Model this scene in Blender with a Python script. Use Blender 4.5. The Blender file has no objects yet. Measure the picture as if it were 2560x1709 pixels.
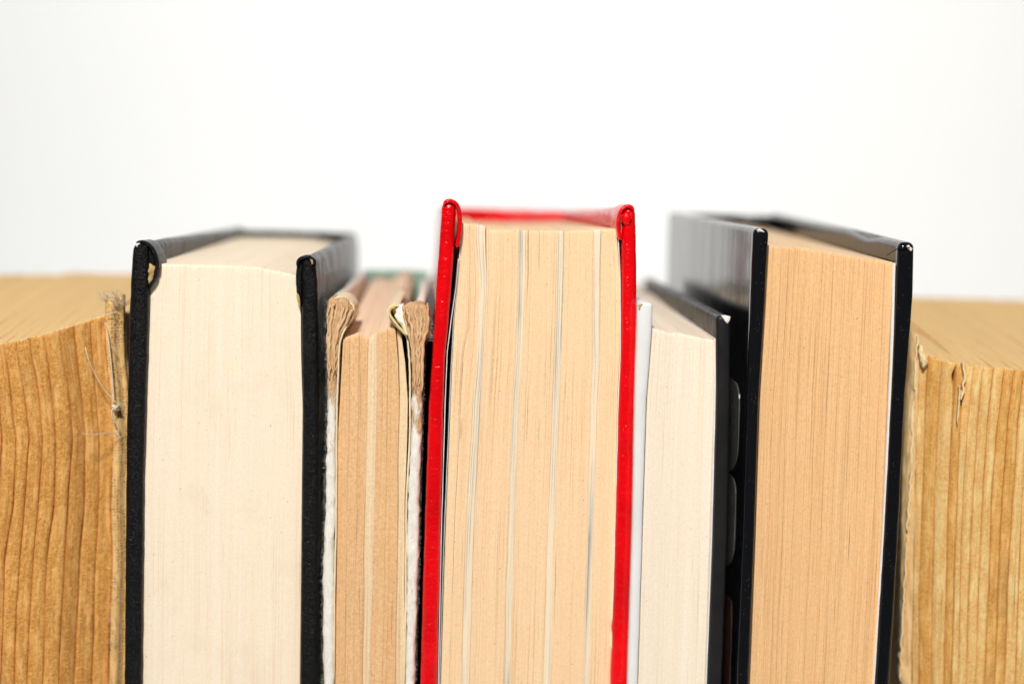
import bpy, bmesh, math, random
import numpy as np
from mathutils import Vector, Matrix, noise

random.seed(7)
MM = 0.001
scene = bpy.context.scene
COL = scene.collection

# ------------------------------------------------------------------ camera
W_PX, H_PX, F_PX = 2560.0, 1709.0, 2560.0 * 50 / 36
PITCH, ROLL = math.radians(5.54), math.radians(1.62)
CAM_Z = 0.205
C = np.array([0.0, -0.300, CAM_Z])
fw = np.array([0, math.cos(PITCH), -math.sin(PITCH)])
rt0 = np.array([1.0, 0, 0])
up0 = np.cross(rt0, fw)
RT = rt0 * math.cos(ROLL) + up0 * math.sin(ROLL)
UP = up0 * math.cos(ROLL) - rt0 * math.sin(ROLL)
cd = bpy.data.cameras.new('camera')
cam = bpy.data.objects.new('camera', cd)
COL.objects.link(cam)
cam.matrix_world = Matrix(((RT[0], UP[0], -fw[0], C[0]), (RT[1], UP[1], -fw[1], C[1]),
                           (RT[2], UP[2], -fw[2], C[2]), (0, 0, 0, 1)))
cd.lens = 50
cd.sensor_width = 36
cd.sensor_fit = 'HORIZONTAL'
cd.clip_start = 0.01
cd.clip_end = 50
cd.dof.use_dof = True
cd.dof.focus_distance = 0.302
cd.dof.aperture_fstop = 6.3
scene.camera = cam

# ------------------------------------------------------------------ light
world = bpy.data.worlds.new('World')
scene.world = world
world.use_nodes = True
bg = world.node_tree.nodes['Background']
bg.inputs[0].default_value = (1.0, 0.985, 0.96, 1)
bg.inputs[1].default_value = 0.10


def area(name, loc, target, size, power, colour):
    ld = bpy.data.lights.new(name, 'AREA')
    ld.shape = 'DISK'
    ld.size = size
    ld.energy = power
    ld.color = colour
    o = bpy.data.objects.new(name, ld)
    COL.objects.link(o)
    o.location = loc
    o.rotation_euler = (Vector(target) - Vector(loc)).to_track_quat('-Z', 'Y').to_euler()
    return o


area('key_lamp', (-0.07, -0.53, 0.66), (0.0, 0.02, 0.15), 0.10, 6.85, (1.0, 0.975, 0.94))
area('backdrop_lamp', (0.0, 0.42, 0.74), (0.0, 1.05, 0.27), 0.30, 3.3, (1.0, 1.0, 0.99))
area('backdrop_lamp', (-0.75, 0.35, 0.55), (-0.10, 1.05, 0.30), 0.40, 2.0, (0.97, 1.0, 0.985))
area('backdrop_lamp', (0.75, 0.35, 0.55), (0.10, 1.05, 0.30), 0.40, 2.5, (1.0, 0.975, 0.92))

scene.view_settings.view_transform = 'Standard'
scene.view_settings.look = 'None'
scene.view_settings.exposure = 0.0
scene.view_settings.gamma = 1.0
scene.view_settings.use_curve_mapping = False
scene.render.engine = 'CYCLES'
scene.render.resolution_x, scene.render.resolution_y = 1024, 683


# ------------------------------------------------------------------ materials
class Mat:
    def __init__(self, name):
        self.m = bpy.data.materials.new(name)
        self.m.use_nodes = True
        self.nt = self.m.node_tree
        self.b = self.nt.nodes['Principled BSDF']
        self._c = {}

    def n(self, t, **kw):
        x = self.nt.nodes.new(t)
        for k, v in kw.items():
            setattr(x, k, v)
        return x

    def link(self, a, b):
        self.nt.links.new(a, b)

    def coord(self, kind='UV'):
        if 'c' not in self._c:
            self._c['c'] = self.n('ShaderNodeTexCoord')
        return self._c['c'].outputs[kind]

    def noise(self, scale, detail=3, rough=0.55, kind='UV', dist=0.0):
        mp = self.n('ShaderNodeMapping')
        mp.inputs['Scale'].default_value = scale
        self.link(self.coord(kind), mp.inputs[0])
        t = self.n('ShaderNodeTexNoise')
        t.inputs['Scale'].default_value = 1.0
        t.inputs['Detail'].default_value = detail
        t.inputs['Roughness'].default_value = rough
        t.inputs['Distortion'].default_value = dist
        self.link(mp.outputs[0], t.inputs[0])
        return t.outputs['Fac']

    def voronoi(self, scale, kind='UV', feature='F1', out='Distance'):
        mp = self.n('ShaderNodeMapping')
        mp.inputs['Scale'].default_value = scale
        self.link(self.coord(kind), mp.inputs[0])
        t = self.n('ShaderNodeTexVoronoi', feature=feature)
        t.inputs['Scale'].default_value = 1.0
        self.link(mp.outputs[0], t.inputs[0])
        return t.outputs[out]

    def ramp(self, fac, a, b, ca=0.0, cb=1.0):
        r = self.n('ShaderNodeMapRange')
        r.inputs['From Min'].default_value = a
        r.inputs['From Max'].default_value = b
        r.inputs['To Min'].default_value = ca
        r.inputs['To Max'].default_value = cb
        self.link(fac, r.inputs['Value'])
        return r.outputs[0]

    def math(self, op, a, b):
        m = self.n('ShaderNodeMath', operation=op)
        for i, v in enumerate((a, b)):
            if isinstance(v, (int, float)):
                m.inputs[i].default_value = v
            else:
                self.link(v, m.inputs[i])
        return m.outputs[0]

    def mix(self, fac, a, b):
        m = self.n('ShaderNodeMix', data_type='RGBA')
        if isinstance(fac, (int, float)):
            m.inputs[0].default_value = fac
        else:
            self.link(fac, m.inputs[0])
        for i, v in ((6, a), (7, b)):
            if isinstance(v, tuple):
                m.inputs[i].default_value = (*v, 1)
            else:
                self.link(v, m.inputs[i])
        return m.outputs[2]

    def bump(self, h, strength, dist=0.0002, prev=None):
        b = self.n('ShaderNodeBump')
        b.inputs['Strength'].default_value = strength
        b.inputs['Distance'].default_value = dist
        self.link(h, b.inputs['Height'])
        if prev is not None:
            self.link(prev, b.inputs['Normal'])
        return b.outputs[0]

    def done(self, colour, rough=0.8, normal=None, spec=0.5, **kw):
        if isinstance(colour, tuple):
            self.b.inputs['Base Color'].default_value = (*colour, 1)
        else:
            self.link(colour, self.b.inputs['Base Color'])
        if isinstance(rough, (int, float)):
            self.b.inputs['Roughness'].default_value = rough
        else:
            self.link(rough, self.b.inputs['Roughness'])
        self.b.inputs['Specular IOR Level'].default_value = spec
        if normal is not None:
            self.link(normal, self.b.inputs['Normal'])
        for k, v in kw.items():
            self.b.inputs[k.replace('_', ' ')].default_value = v
        return self.m


def paper(name, light, dark, line, band=0.25, streak=0.5, lines=0.5, spots=0.3, spot=(0.30, 0.16, 0.06), bump=0.5,
          stain=0.0, stainc=(0.4, 0.25, 0.12), grey=0.0, fuzz=0.0):
    """cut edges of many leaves; UV is in millimetres, u across the leaves"""
    m = Mat(name)
    wob = m.noise((0.10, 0.025, 1), 2)
    bandn = m.noise((0.42, 0.006, 1), 2, 0.5)
    c = m.mix(m.ramp(bandn, 0.36, 0.66, 0, band), light, dark)
    c = m.mix(m.ramp(m.noise((2.1, 0.016, 1), 5, 0.75), 0.38, 0.66, 0, streak), c, dark)
    ln = m.noise((3.8, 0.014, 1), 3, 0.6)
    lm = m.math('MULTIPLY', m.ramp(ln, 0.56, 0.64), m.ramp(wob, 0.30, 0.62))
    c = m.mix(m.math('MULTIPLY', lm, lines), c, line)
    grain = m.noise((3.0, 2.0, 1), 4, 0.7)
    c = m.mix(m.ramp(grain, 0.44, 0.66, 0, 0.75), c, dark)
    c = m.mix(m.ramp(m.noise((1.9, 1.1, 1), 5, 0.75), 0.55, 0.34, 0, 0.4), c, light)
    if fuzz:
        c = m.mix(m.ramp(m.noise((1.5, 1.0, 1), 4, 0.75), 0.44, 0.62, 0, fuzz), c, tuple(x * 0.72 for x in dark))
        c = m.mix(m.ramp(m.noise((0.35, 0.16, 1), 4, 0.7), 0.42, 0.62, 0, fuzz * 0.7), c, dark)
        c = m.mix(m.ramp(m.noise((1.1, 1.8, 1), 4, 0.75, 'UV', 1.5), 0.50, 0.62, 0, fuzz), c, tuple(min(0.9, x * 1.12 + 0.02) for x in light))
    if fuzz > 0.5:
        pale = m.noise((0.55, 0.11, 1), 5, 0.75)
        c = m.mix(m.ramp(pale, 0.48, 0.64, 0, 0.75), c, tuple(min(0.92, x * 1.12 + 0.05) for x in light))
        rub = m.noise((0.16, 0.07, 1), 5, 0.7)
        c = m.mix(m.ramp(rub, 0.58, 0.70, 0, 0.5), c, tuple(x * 0.6 for x in dark))
    sp = m.noise((1.3, 0.9, 1), 2, 0.5)
    c = m.mix(m.ramp(sp, 0.71, 0.76, 0, spots), c, spot)
    if stain:
        st = m.noise((0.06, 0.045, 1), 4, 0.6)
        c = m.mix(m.ramp(st, 0.56, 0.74, 0, stain), c, stainc)
    if grey:
        c = m.mix(m.math('MULTIPLY', m.ramp(m.noise((4.0, 0.012, 1), 3, 0.7), 0.48, 0.60, 0, grey), m.ramp(m.noise((0.2, 0.035, 1), 2, 0.5), 0.36, 0.60)), c, (0.27, 0.31, 0.31))
    fl = m.noise((1.15, 0.30, 1), 4, 0.7)
    c = m.mix(m.ramp(fl, 0.60, 0.72, 0, 0.30), c, dark)
    dk = m.math('MULTIPLY', m.ramp(m.noise((2.8, 0.028, 1), 2, 0.5), 0.69, 0.75), lines)
    c = m.mix(dk, c, tuple(x * 0.55 for x in line))
    h = m.math('ADD', m.noise((6.5, 0.03, 1), 3, 0.6), m.math('MULTIPLY', m.noise((6, 5, 1), 3, 0.7), 0.55))
    nb = m.bump(h, bump, 0.00012)
    return m.done(c, 0.9, nb, 0.25)


M = {}
M['cream'] = paper('cream_leaves', (0.93, 0.825, 0.675), (0.89, 0.715, 0.505), (0.66, 0.40, 0.23), band=0.55, streak=0.42, lines=0.6, spots=0.7, spot=(0.60, 0.27, 0.12), bump=0.5, stain=0.3, stainc=(0.66, 0.53, 0.38), fuzz=0.12)
M['peach'] = paper('peach_leaves', (0.95, 0.715, 0.46), (0.88, 0.56, 0.30), (0.50, 0.24, 0.09), band=0.35, streak=0.55, lines=0.85, spots=0.6, bump=0.7, fuzz=0.16)
M['plate'] = paper('coated_plate_leaves', (0.92, 0.765, 0.55), (0.84, 0.67, 0.46), (0.40, 0.36, 0.29), band=0.3, streak=0.5, lines=0.7, spots=0.2, bump=0.5, grey=0.95)
M['salmon'] = paper('salmon_leaves', (0.95, 0.61, 0.32), (0.85, 0.475, 0.205), (0.40, 0.17, 0.06), band=0.35, streak=0.6, lines=0.95, spots=0.5, bump=1.0, fuzz=0.25)
M['ivory'] = paper('ivory_leaves', (0.95, 0.85, 0.715), (0.88, 0.72, 0.53), (0.60, 0.42, 0.25), band=0.5, streak=0.45, lines=0.5, spots=0.3, bump=0.45, fuzz=0.12)
M['rust'] = paper('browned_leaves', (0.92, 0.615, 0.335), (0.80, 0.44, 0.195), (0.32, 0.15, 0.06), band=0.6, streak=0.7, lines=0.8, spots=0.7, bump=1.3, stain=0.35, stainc=(0.70, 0.46, 0.23), fuzz=0.5)
M['rust_light'] = paper('pale_browned_leaves', (0.92, 0.73, 0.48), (0.82, 0.57, 0.32), (0.38, 0.2, 0.09), band=0.3, streak=0.55, lines=0.7, spots=0.4, bump=1.0, fuzz=0.3)
M['tan'] = paper('amber_folded_leaves', (0.78, 0.42, 0.115), (0.58, 0.24, 0.042), (0.30, 0.13, 0.04), band=0.55, streak=0.5, lines=0.85, spots=0.7, spot=(0.10, 0.07, 0.04), bump=1.4, fuzz=0.8, stain=0.5, stainc=(0.36, 0.2, 0.08))
M['aged_top'] = paper('aged_cut_top', (0.82, 0.57, 0.27), (0.72, 0.45, 0.18), (0.5, 0.27, 0.1), band=0.3, streak=0.18, lines=0.1, spots=0.2, bump=0.3, fuzz=0.25)
M['worn_top'] = paper('pale_cut_top', (0.86, 0.66, 0.48), (0.78, 0.55, 0.38), (0.6, 0.38, 0.22), band=0.3, streak=0.3, lines=0.2, spots=0.2, bump=0.3)
M['salmon_top'] = paper('pale_salmon_cut_top', (0.86, 0.64, 0.42), (0.80, 0.54, 0.32), (0.6, 0.38, 0.2), band=0.3, streak=0.3, lines=0.2, spots=0.2, bump=0.3)
M['tan_dark'] = paper('darker_amber_leaves', (0.66, 0.34, 0.085), (0.50, 0.20, 0.035), (0.24, 0.10, 0.03), band=0.6, streak=0.5, lines=0.85, spots=0.7, spot=(0.10, 0.07, 0.04), bump=1.4, fuzz=0.8, stain=0.5, stainc=(0.30, 0.17, 0.06))
M['straw_dark'] = paper('darker_straw_leaves', (0.84, 0.48, 0.15), (0.66, 0.30, 0.055), (0.28, 0.13, 0.035), band=0.6, streak=0.5, lines=0.85, spots=0.4, bump=1.3, fuzz=0.55, stain=0.3, stainc=(0.42, 0.25, 0.1))
M['straw'] = paper('straw_folded_leaves', (0.93, 0.60, 0.25), (0.77, 0.40, 0.10), (0.34, 0.17, 0.05), band=0.5, streak=0.5, lines=0.85, spots=0.4, bump=1.3, fuzz=0.55, stain=0.3, stainc=(0.45, 0.26, 0.1))


def leather(name, col, col2, rough, grain, wr, strength, rubbed=None, spec=0.5):
    m = Mat(name)
    g = m.voronoi((grain, grain, grain * 1.4), 'Object')
    w = m.noise((wr, wr, wr * 2.4), 3, 0.6, 'Object', 0.8)
    h = m.math('ADD', m.math('MULTIPLY', g, 0.55 if grain > 800 else 0.12), w)
    c = m.mix(m.ramp(m.noise((90, 90, 60), 4, 0.6, 'Object'), 0.35, 0.7), col, col2)
    if rubbed:
        c = m.mix(m.ramp(m.noise((900, 900, 350), 3, 0.7, 'Object'), 0.70, 0.76, 0, 0.8), c, rubbed)
    r = m.ramp(m.noise((300, 300, 160), 3, 0.6, 'Object'), 0.3, 0.7, rough - 0.08, rough + 0.12)
    return m.done(c, r, m.bump(h, strength, 0.00025), spec)


M['black_leather'] = leather('black_leatherette', (0.003, 0.003, 0.0035), (0.006, 0.0055, 0.0055), 0.22, 1700, 1500, 1.0, spec=0.14)
M['red_leather'] = leather('red_leatherette', (0.82, 0.0006, 0.004), (0.58, 0.0005, 0.003), 0.16, 700, 520, 0.75, spec=0.34)
M['matt_black'] = leather('matt_black_boards', (0.010, 0.0095, 0.010), (0.014, 0.013, 0.013), 0.40, 2600, 900, 0.15, spec=0.3)
M['white_cover'] = leather('white_boards', (0.80, 0.795, 0.785), (0.74, 0.735, 0.72), 0.4, 1500, 300, 0.06)

m = Mat('gloss_black_laminate')
d1 = m.ramp(m.voronoi((2000, 2000, 2000), 'Object'), 0.17, 0.10)
d2 = m.ramp(m.noise((260, 260, 200), 3, 0.6, 'Object'), 0.50, 0.62)
dust = m.math('MULTIPLY', d1, d2)
c = m.mix(m.math('MULTIPLY', dust, 0.35), (0.004, 0.0045, 0.006), (0.42, 0.40, 0.36))
scr = m.noise((500, 500, 14), 4, 0.6, 'Object')
r = m.math('ADD', m.ramp(scr, 0.35, 0.7, 0.09, 0.24), m.math('MULTIPLY', dust, 0.5))
h = m.math('ADD', m.math('MULTIPLY', m.noise((420, 420, 60), 3, 0.6, 'Object'), 0.5), m.noise((1800, 1800, 1800), 2, 0.5, 'Object'))
M['gloss_black'] = m.done(c, r, m.bump(h, 0.16, 0.0001), 0.36)

m = Mat('grey_cover_print')
M['grey_print'] = m.done(m.mix(m.ramp(m.noise((500, 500, 300), 4, 0.7, 'Object'), 0.3, 0.7), (0.085, 0.085, 0.08), (0.15, 0.15, 0.14)), 0.22, None, 0.5)
m = Mat('brown_cover_print')
M['brown_print'] = m.done(m.mix(m.ramp(m.noise((300, 300, 300), 3, 0.7, 'Object'), 0.3, 0.7), (0.05, 0.022, 0.018), (0.09, 0.05, 0.042)), 0.2)

def fibrous(name, a, b, bump=1.0, scale=1.0):
    m = Mat(name)
    f = m.noise((2600 * scale, 2600 * scale, 700 * scale), 4, 0.7, 'Object', 1.2)
    g = m.noise((420, 420, 300), 4, 0.65, 'Object')
    c = m.mix(m.ramp(g, 0.35, 0.65), a, b)
    c = m.mix(m.ramp(f, 0.52, 0.72, 0, 0.4), c, tuple(x * 0.65 for x in a))
    return m.done(c, 0.95, m.bump(f, bump, 0.00007), 0.1)


M['greyboard'] = fibrous('bare_brown_board', (0.62, 0.37, 0.18), (0.74, 0.51, 0.29))
M['chip'] = fibrous('bared_board_chip', (0.42, 0.27, 0.11), (0.62, 0.45, 0.22))
M['white_wear'] = fibrous('bared_white_board', (0.84, 0.79, 0.70), (0.88, 0.85, 0.78), 0.3)
M['endpaper'] = fibrous('white_endpaper', (0.80, 0.79, 0.76), (0.84, 0.83, 0.80), 0.1)
M['pink_endpaper'] = fibrous('pink_tinged_endpaper', (0.80, 0.60, 0.55), (0.84, 0.72, 0.66), 0.1)
M['yellow_endpaper'] = fibrous('yellowed_endpaper', (0.62, 0.46, 0.10), (0.74, 0.64, 0.32), 0.4)
M['pale_endpaper'] = fibrous('pale_worn_endpaper', (0.82, 0.68, 0.43), (0.86, 0.76, 0.55), 0.4)
M['green_cloth'] = fibrous('faded_green_cloth', (0.16, 0.36, 0.28), (0.40, 0.52, 0.42), 0.5)
M['thread'] = fibrous('pale_thread', (0.70, 0.55, 0.36), (0.80, 0.68, 0.50), 0.3)
M['dark_cloth'] = fibrous('dark_brown_cloth', (0.012, 0.008, 0.006), (0.02, 0.013, 0.009), 0.5)
M['torn_paper'] = fibrous('torn_yellowed_paper', (0.90, 0.64, 0.32), (0.92, 0.74, 0.45), 0.3)
M['fuzz'] = fibrous('paper_fuzz', (0.74, 0.70, 0.60), (0.80, 0.77, 0.70), 0.2)
M['old_cover'] = fibrous('old_glue_lining', (0.74, 0.48, 0.20), (0.82, 0.60, 0.32), 0.9)

# worn board: brown pulp at the burst top corners, white torn facing paper further down
m = Mat('worn_board')
sep = m.n('ShaderNodeSeparateXYZ')
m.link(m.coord('Object'), sep.inputs[0])
zz = sep.outputs['Z']
pat = m.noise((330, 330, 110), 4, 0.65, 'Object')
top = m.ramp(zz, 0.150, 0.178)
msk = m.math('MULTIPLY', m.ramp(m.math('ADD', pat, m.math('MULTIPLY', top, 0.42)), 0.60, 0.70), m.ramp(m.math('ADD', sep.outputs['Y'], m.math('MULTIPLY', pat, 0.006)), 0.010, 0.016, 1.0, 0.0))
f = m.noise((2600, 2600, 800), 4, 0.7, 'Object', 1.4)
br = m.mix(m.ramp(f, 0.35, 0.65), (0.74, 0.51, 0.30), (0.46, 0.26, 0.12))
wh = m.mix(m.ramp(f, 0.4, 0.7), (0.89, 0.86, 0.79), (0.74, 0.68, 0.56))
wh = m.mix(m.ramp(m.noise((700, 700, 260), 3, 0.7, 'Object'), 0.66, 0.74, 0, 0.8), wh, (0.45, 0.27, 0.12))
lam = m.noise((5200, 900, 420), 2, 0.5, 'Object', 0.6)
br = m.mix(m.ramp(lam, 0.56, 0.66, 0, 0.6), br, (0.22, 0.11, 0.05))
M['worn_board'] = m.done(m.mix(msk, wh, br), 0.95, m.bump(f, 1.0, 0.00012), 0.1)

# loose-woven mull cloth
m = Mat('mull_cloth')
mp = m.n('ShaderNodeMapping')
mp.inputs['Scale'].default_value = (0.95, 0.95, 1)
m.link(m.coord('UV'), mp.inputs[0])
dv = m.n('ShaderNodeVectorMath', operation='ADD')
m.link(mp.outputs[0], dv.inputs[0])
nz = m.n('ShaderNodeTexNoise')
nz.inputs['Scale'].default_value = 1.2
m.link(m.coord('UV'), nz.inputs[0])
m.link(nz.outputs['Color'], dv.inputs[1])
w1 = m.n('ShaderNodeTexWave', bands_direction='X')
w2 = m.n('ShaderNodeTexWave', bands_direction='Y')
for w in (w1, w2):
    w.inputs['Scale'].default_value = 0.5
    w.inputs['Distortion'].default_value = 1.5
    m.link(dv.outputs[0], w.inputs[0])
weave = m.math('MAXIMUM', w1.outputs['Fac'], w2.outputs['Fac'])
hole = m.ramp(weave, 0.35, 0.75)
blot = m.noise((0.5, 0.14, 1), 3, 0.6)
hole2 = m.math('MAXIMUM', hole, m.ramp(blot, 0.45, 0.6))
cl = m.mix(m.ramp(m.noise((0.6, 0.25, 1), 4, 0.6), 0.35, 0.65), (0.88, 0.58, 0.25), (0.78, 0.46, 0.17))
M['mull'] = m.done(m.mix(hole2, (0.42, 0.22, 0.075), cl), 0.95, m.bump(hole2, 0.9, 0.0001), 0.1)

m = Mat('white_seamless_paper')
M['backdrop'] = m.done(m.mix(m.ramp(m.noise((3, 3, 3), 2, 0.5, 'Object'), 0.3, 0.7), (0.83, 0.83, 0.825), (0.85, 0.85, 0.845)), 0.9, None, 0.2)


# ------------------------------------------------------------------ mesh helpers
def mesh_obj(name, verts, faces, mat, parent=None, uvs=None, smooth=True):
    me = bpy.data.meshes.new(name)
    me.from_pydata([tuple(v) for v in verts], [], faces)
    if uvs is not None:
        uvl = me.uv_layers.new(name='UVMap')
        li = np.zeros(len(me.loops), dtype=np.int32)
        me.loops.foreach_get('vertex_index', li)
        uvl.data.foreach_set('uv', np.asarray(uvs, dtype=np.float32)[li].ravel())
    me.materials.append(mat)
    bm = bmesh.new()
    bm.from_mesh(me)
    bmesh.ops.recalc_face_normals(bm, faces=bm.faces)
    bm.to_mesh(me)
    bm.free()
    if smooth:
        me.polygons.foreach_set('use_smooth', [True] * len(me.polygons))
    o = bpy.data.objects.new(name, me)
    COL.objects.link(o)
    if parent is not None:
        o.parent = parent
    return o


def nz3(x, y, z):
    return noise.noise(Vector((x, y, z)))


class Book:
    def __init__(self, name, label, cat, x, y, yaw, depth):
        """x,y in mm of the front left base corner, yaw in degrees; local x across, y away, z up"""
        self.e = bpy.data.objects.new(name, None)
        COL.objects.link(self.e)
        self.e.empty_display_size = 0.02
        self.e.location = (x * MM, y * MM, 0)
        self.e.rotation_euler = (0, 0, math.radians(yaw))
        self.e['label'] = label
        self.e['category'] = cat
        self.e['group'] = 'row of old books'
        self.o = np.array([x * MM, y * MM, 0])
        c, s = math.cos(math.radians(yaw)), math.sin(math.radians(yaw))
        self.ax, self.ay = np.array([c, s, 0]), np.array([-s, c, 0])
        self.D = depth * MM

    def at(self, u, v, y):
        """local (x, z) where the sight line of photo pixel (u, v) meets the plane local y"""
        d = RT * (u - W_PX / 2) / F_PX - UP * (v - H_PX / 2) / F_PX + fw
        p0 = self.o + self.ay * y
        t = ((p0 - C) @ self.ay) / (d @ self.ay)
        P = C + d * t - self.o
        return float(P @ self.ax), float(P[2])

    def line(self, pts, y):
        """edge running down a book, from pixels: returns x(z), straight beyond its ends"""
        q = sorted([self.at(u, v, y) for u, v in pts], key=lambda a: a[1])
        X = np.array([a[0] for a in q])
        Z = np.array([a[1] for a in q])
        k = (X[-1] - X[0]) / max(Z[-1] - Z[0], 1e-6)

        def f(z):
            if z < Z[0]:
                return X[0] + (z - Z[0]) * k
            if z > Z[-1]:
                return X[-1] + (z - Z[-1]) * k * 0.3
            return float(np.interp(z, Z, X))
        return f

    def top(self, pts, y):
        q = sorted([self.at(u, v, y) for u, v in pts])
        X = np.array([a[0] for a in q])
        Z = np.array([a[1] for a in q])
        return lambda x: float(np.interp(x, X, Z))


def zrows(z0, z1, fine=0.0009, split=0.088):
    r = [z0, z0 + 0.02, split - 0.03]
    z = split
    while z < z1 - 0.002:
        r.append(z)
        z += fine
    return r


def board(bk, name, mat, xl, xr, ztop, zback, y0=0.0, y1=None, r=0.0012, wob=0.00006, wf=300, z0=0.0,
          thin_l=None, thin_r=None, thin_at=0.010, seed=0, toproll=None, dent=None):
    """a cover board as a rounded slab; xl/xr give its faces along the front edge by height"""
    y1 = y1 or bk.D
    tr = toproll or r
    rows = zrows(z0, ztop)
    lev = [(z, 0.0) for z in rows]
    for k in range(0, 8):
        a = math.pi / 2 * k / 7
        lev.append((ztop - tr + tr * math.sin(a), tr * (1 - math.cos(a))))
    side_y = [0.0, 0.0012, 0.003, 0.006, 0.010, 0.016, 0.026, 0.045, 0.07, 0.10]
    side_y = [s for s in side_y if s < (y1 - y0) - 0.006]
    V, UV, F = [], [], []
    n = None
    for zi, (z, ins) in enumerate(lev):
        zx = min(z, ztop - tr)
        a, b = xl(z), xr(z)
        half = (b - a) / 2
        ins_x = min(ins, half * 0.92)
        ring = []
        NA = 10
        for k in range(NA + 1):                       # front, left to right
            t = -math.pi / 2 + math.pi * k / NA
            s = math.copysign(abs(math.sin(t)) ** 0.75, math.sin(t))
            ring.append((s, y0 + r * (1 - abs(math.cos(t)) ** 0.75)))
        for s in side_y:
            ring.append((1.0, y0 + r + s))
        ring.append((0.9, y1))
        ring.append((-0.9, y1))
        for s in reversed(side_y):
            ring.append((-1.0, y0 + r + s))
        n = len(ring)
        arc = 0
        for i, (s, y) in enumerate(ring):
            la, lb = a, b
            k = min(max((y - y0) / thin_at, 0), 1)
            k = k * k * (3 - 2 * k)
            if thin_l:
                la = a + (thin_l(z) - a) * k
            if thin_r:
                lb = b + (thin_r(z) - b) * k
            mid, hf = (la + lb) / 2, (lb - la) / 2
            x = mid + s * max(hf - ins_x, hf * 0.06)
            yy = y + ins * max(0, 1 - (y - y0) / (2 * r)) * 0.9
            tz = ztop + (zback - ztop) * max(0, (y - y0)) / (y1 - y0)
            zz_ = z * tz / ztop
            if wob:
                x += wob * nz3(zz_ * wf, y * wf * 0.5, seed + s * 0.7)
                yy += wob * nz3(zz_ * wf, x * wf, seed + 9.3) * (1 if y < y0 + 2 * r else 0)
                if ins > 0:
                    zz_ += wob * 1.5 * nz3(y * wf * 0.6, x * wf, seed + 4.4)
            if dent:
                x, yy, zz_ = dent(x, yy, zz_)
            V.append((x, yy, zz_))
            UV.append((i * 1.0, zz_ * 1000))
    for j in range(len(lev) - 1):
        for i in range(n):
            F.append((j * n + i, j * n + (i + 1) % n, (j + 1) * n + (i + 1) % n, (j + 1) * n + i))
    b0 = (len(lev) - 1) * n
    F.append(tuple(range(b0, b0 + n)))
    F.append(tuple(reversed(range(n))))
    return mesh_obj(name, V, F, mat, bk.e, UV)


def spine(bk, name, mat, xa, xb, ztop, thick=0.0025, bulge=0.004, y=None, mat_in=None):
    """curved back of a cover, standing between the two boards"""
    y = y or bk.D
    N = 16
    path = []
    for i in range(N + 1):
        t = i / N
        path.append((xa + (xb - xa) * t, y + bulge * math.sin(math.pi * t)))
    V, F = [], []
    outer = [(p[0], p[1] + thick) for p in path]
    ring0 = path + outer[::-1]
    lev = [(0, 0), (ztop * 0.5, 0)] + [(ztop - 0.0012 + 0.0012 * math.sin(a), 0.0012 * (1 - math.cos(a))) for a in np.linspace(0, math.pi / 2, 6)]
    n = len(ring0)
    for z, ins in lev:
        for i, (x, yy) in enumerate(ring0):
            s = 1 if i <= N else -1
            V.append((x, yy + s * ins * 0.95, z + (0.0002 * nz3(x * 200, 3, 1) if z > 0.1 else 0)))
    for j in range(len(lev) - 1):
        for i in range(n):
            F.append((j * n + i, j * n + (i + 1) % n, (j + 1) * n + (i + 1) % n, (j + 1) * n + i))
    b0 = (len(lev) - 1) * n
    for b in (0, b0):
        for i in range(N):
            F.append((b + i, b + i + 1, b + n - 2 - i, b + n - 1 - i))
    return mesh_obj(name, V, F, mat, bk.e, [(v[0] * 1000, v[2] * 1000) for v in V])


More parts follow.
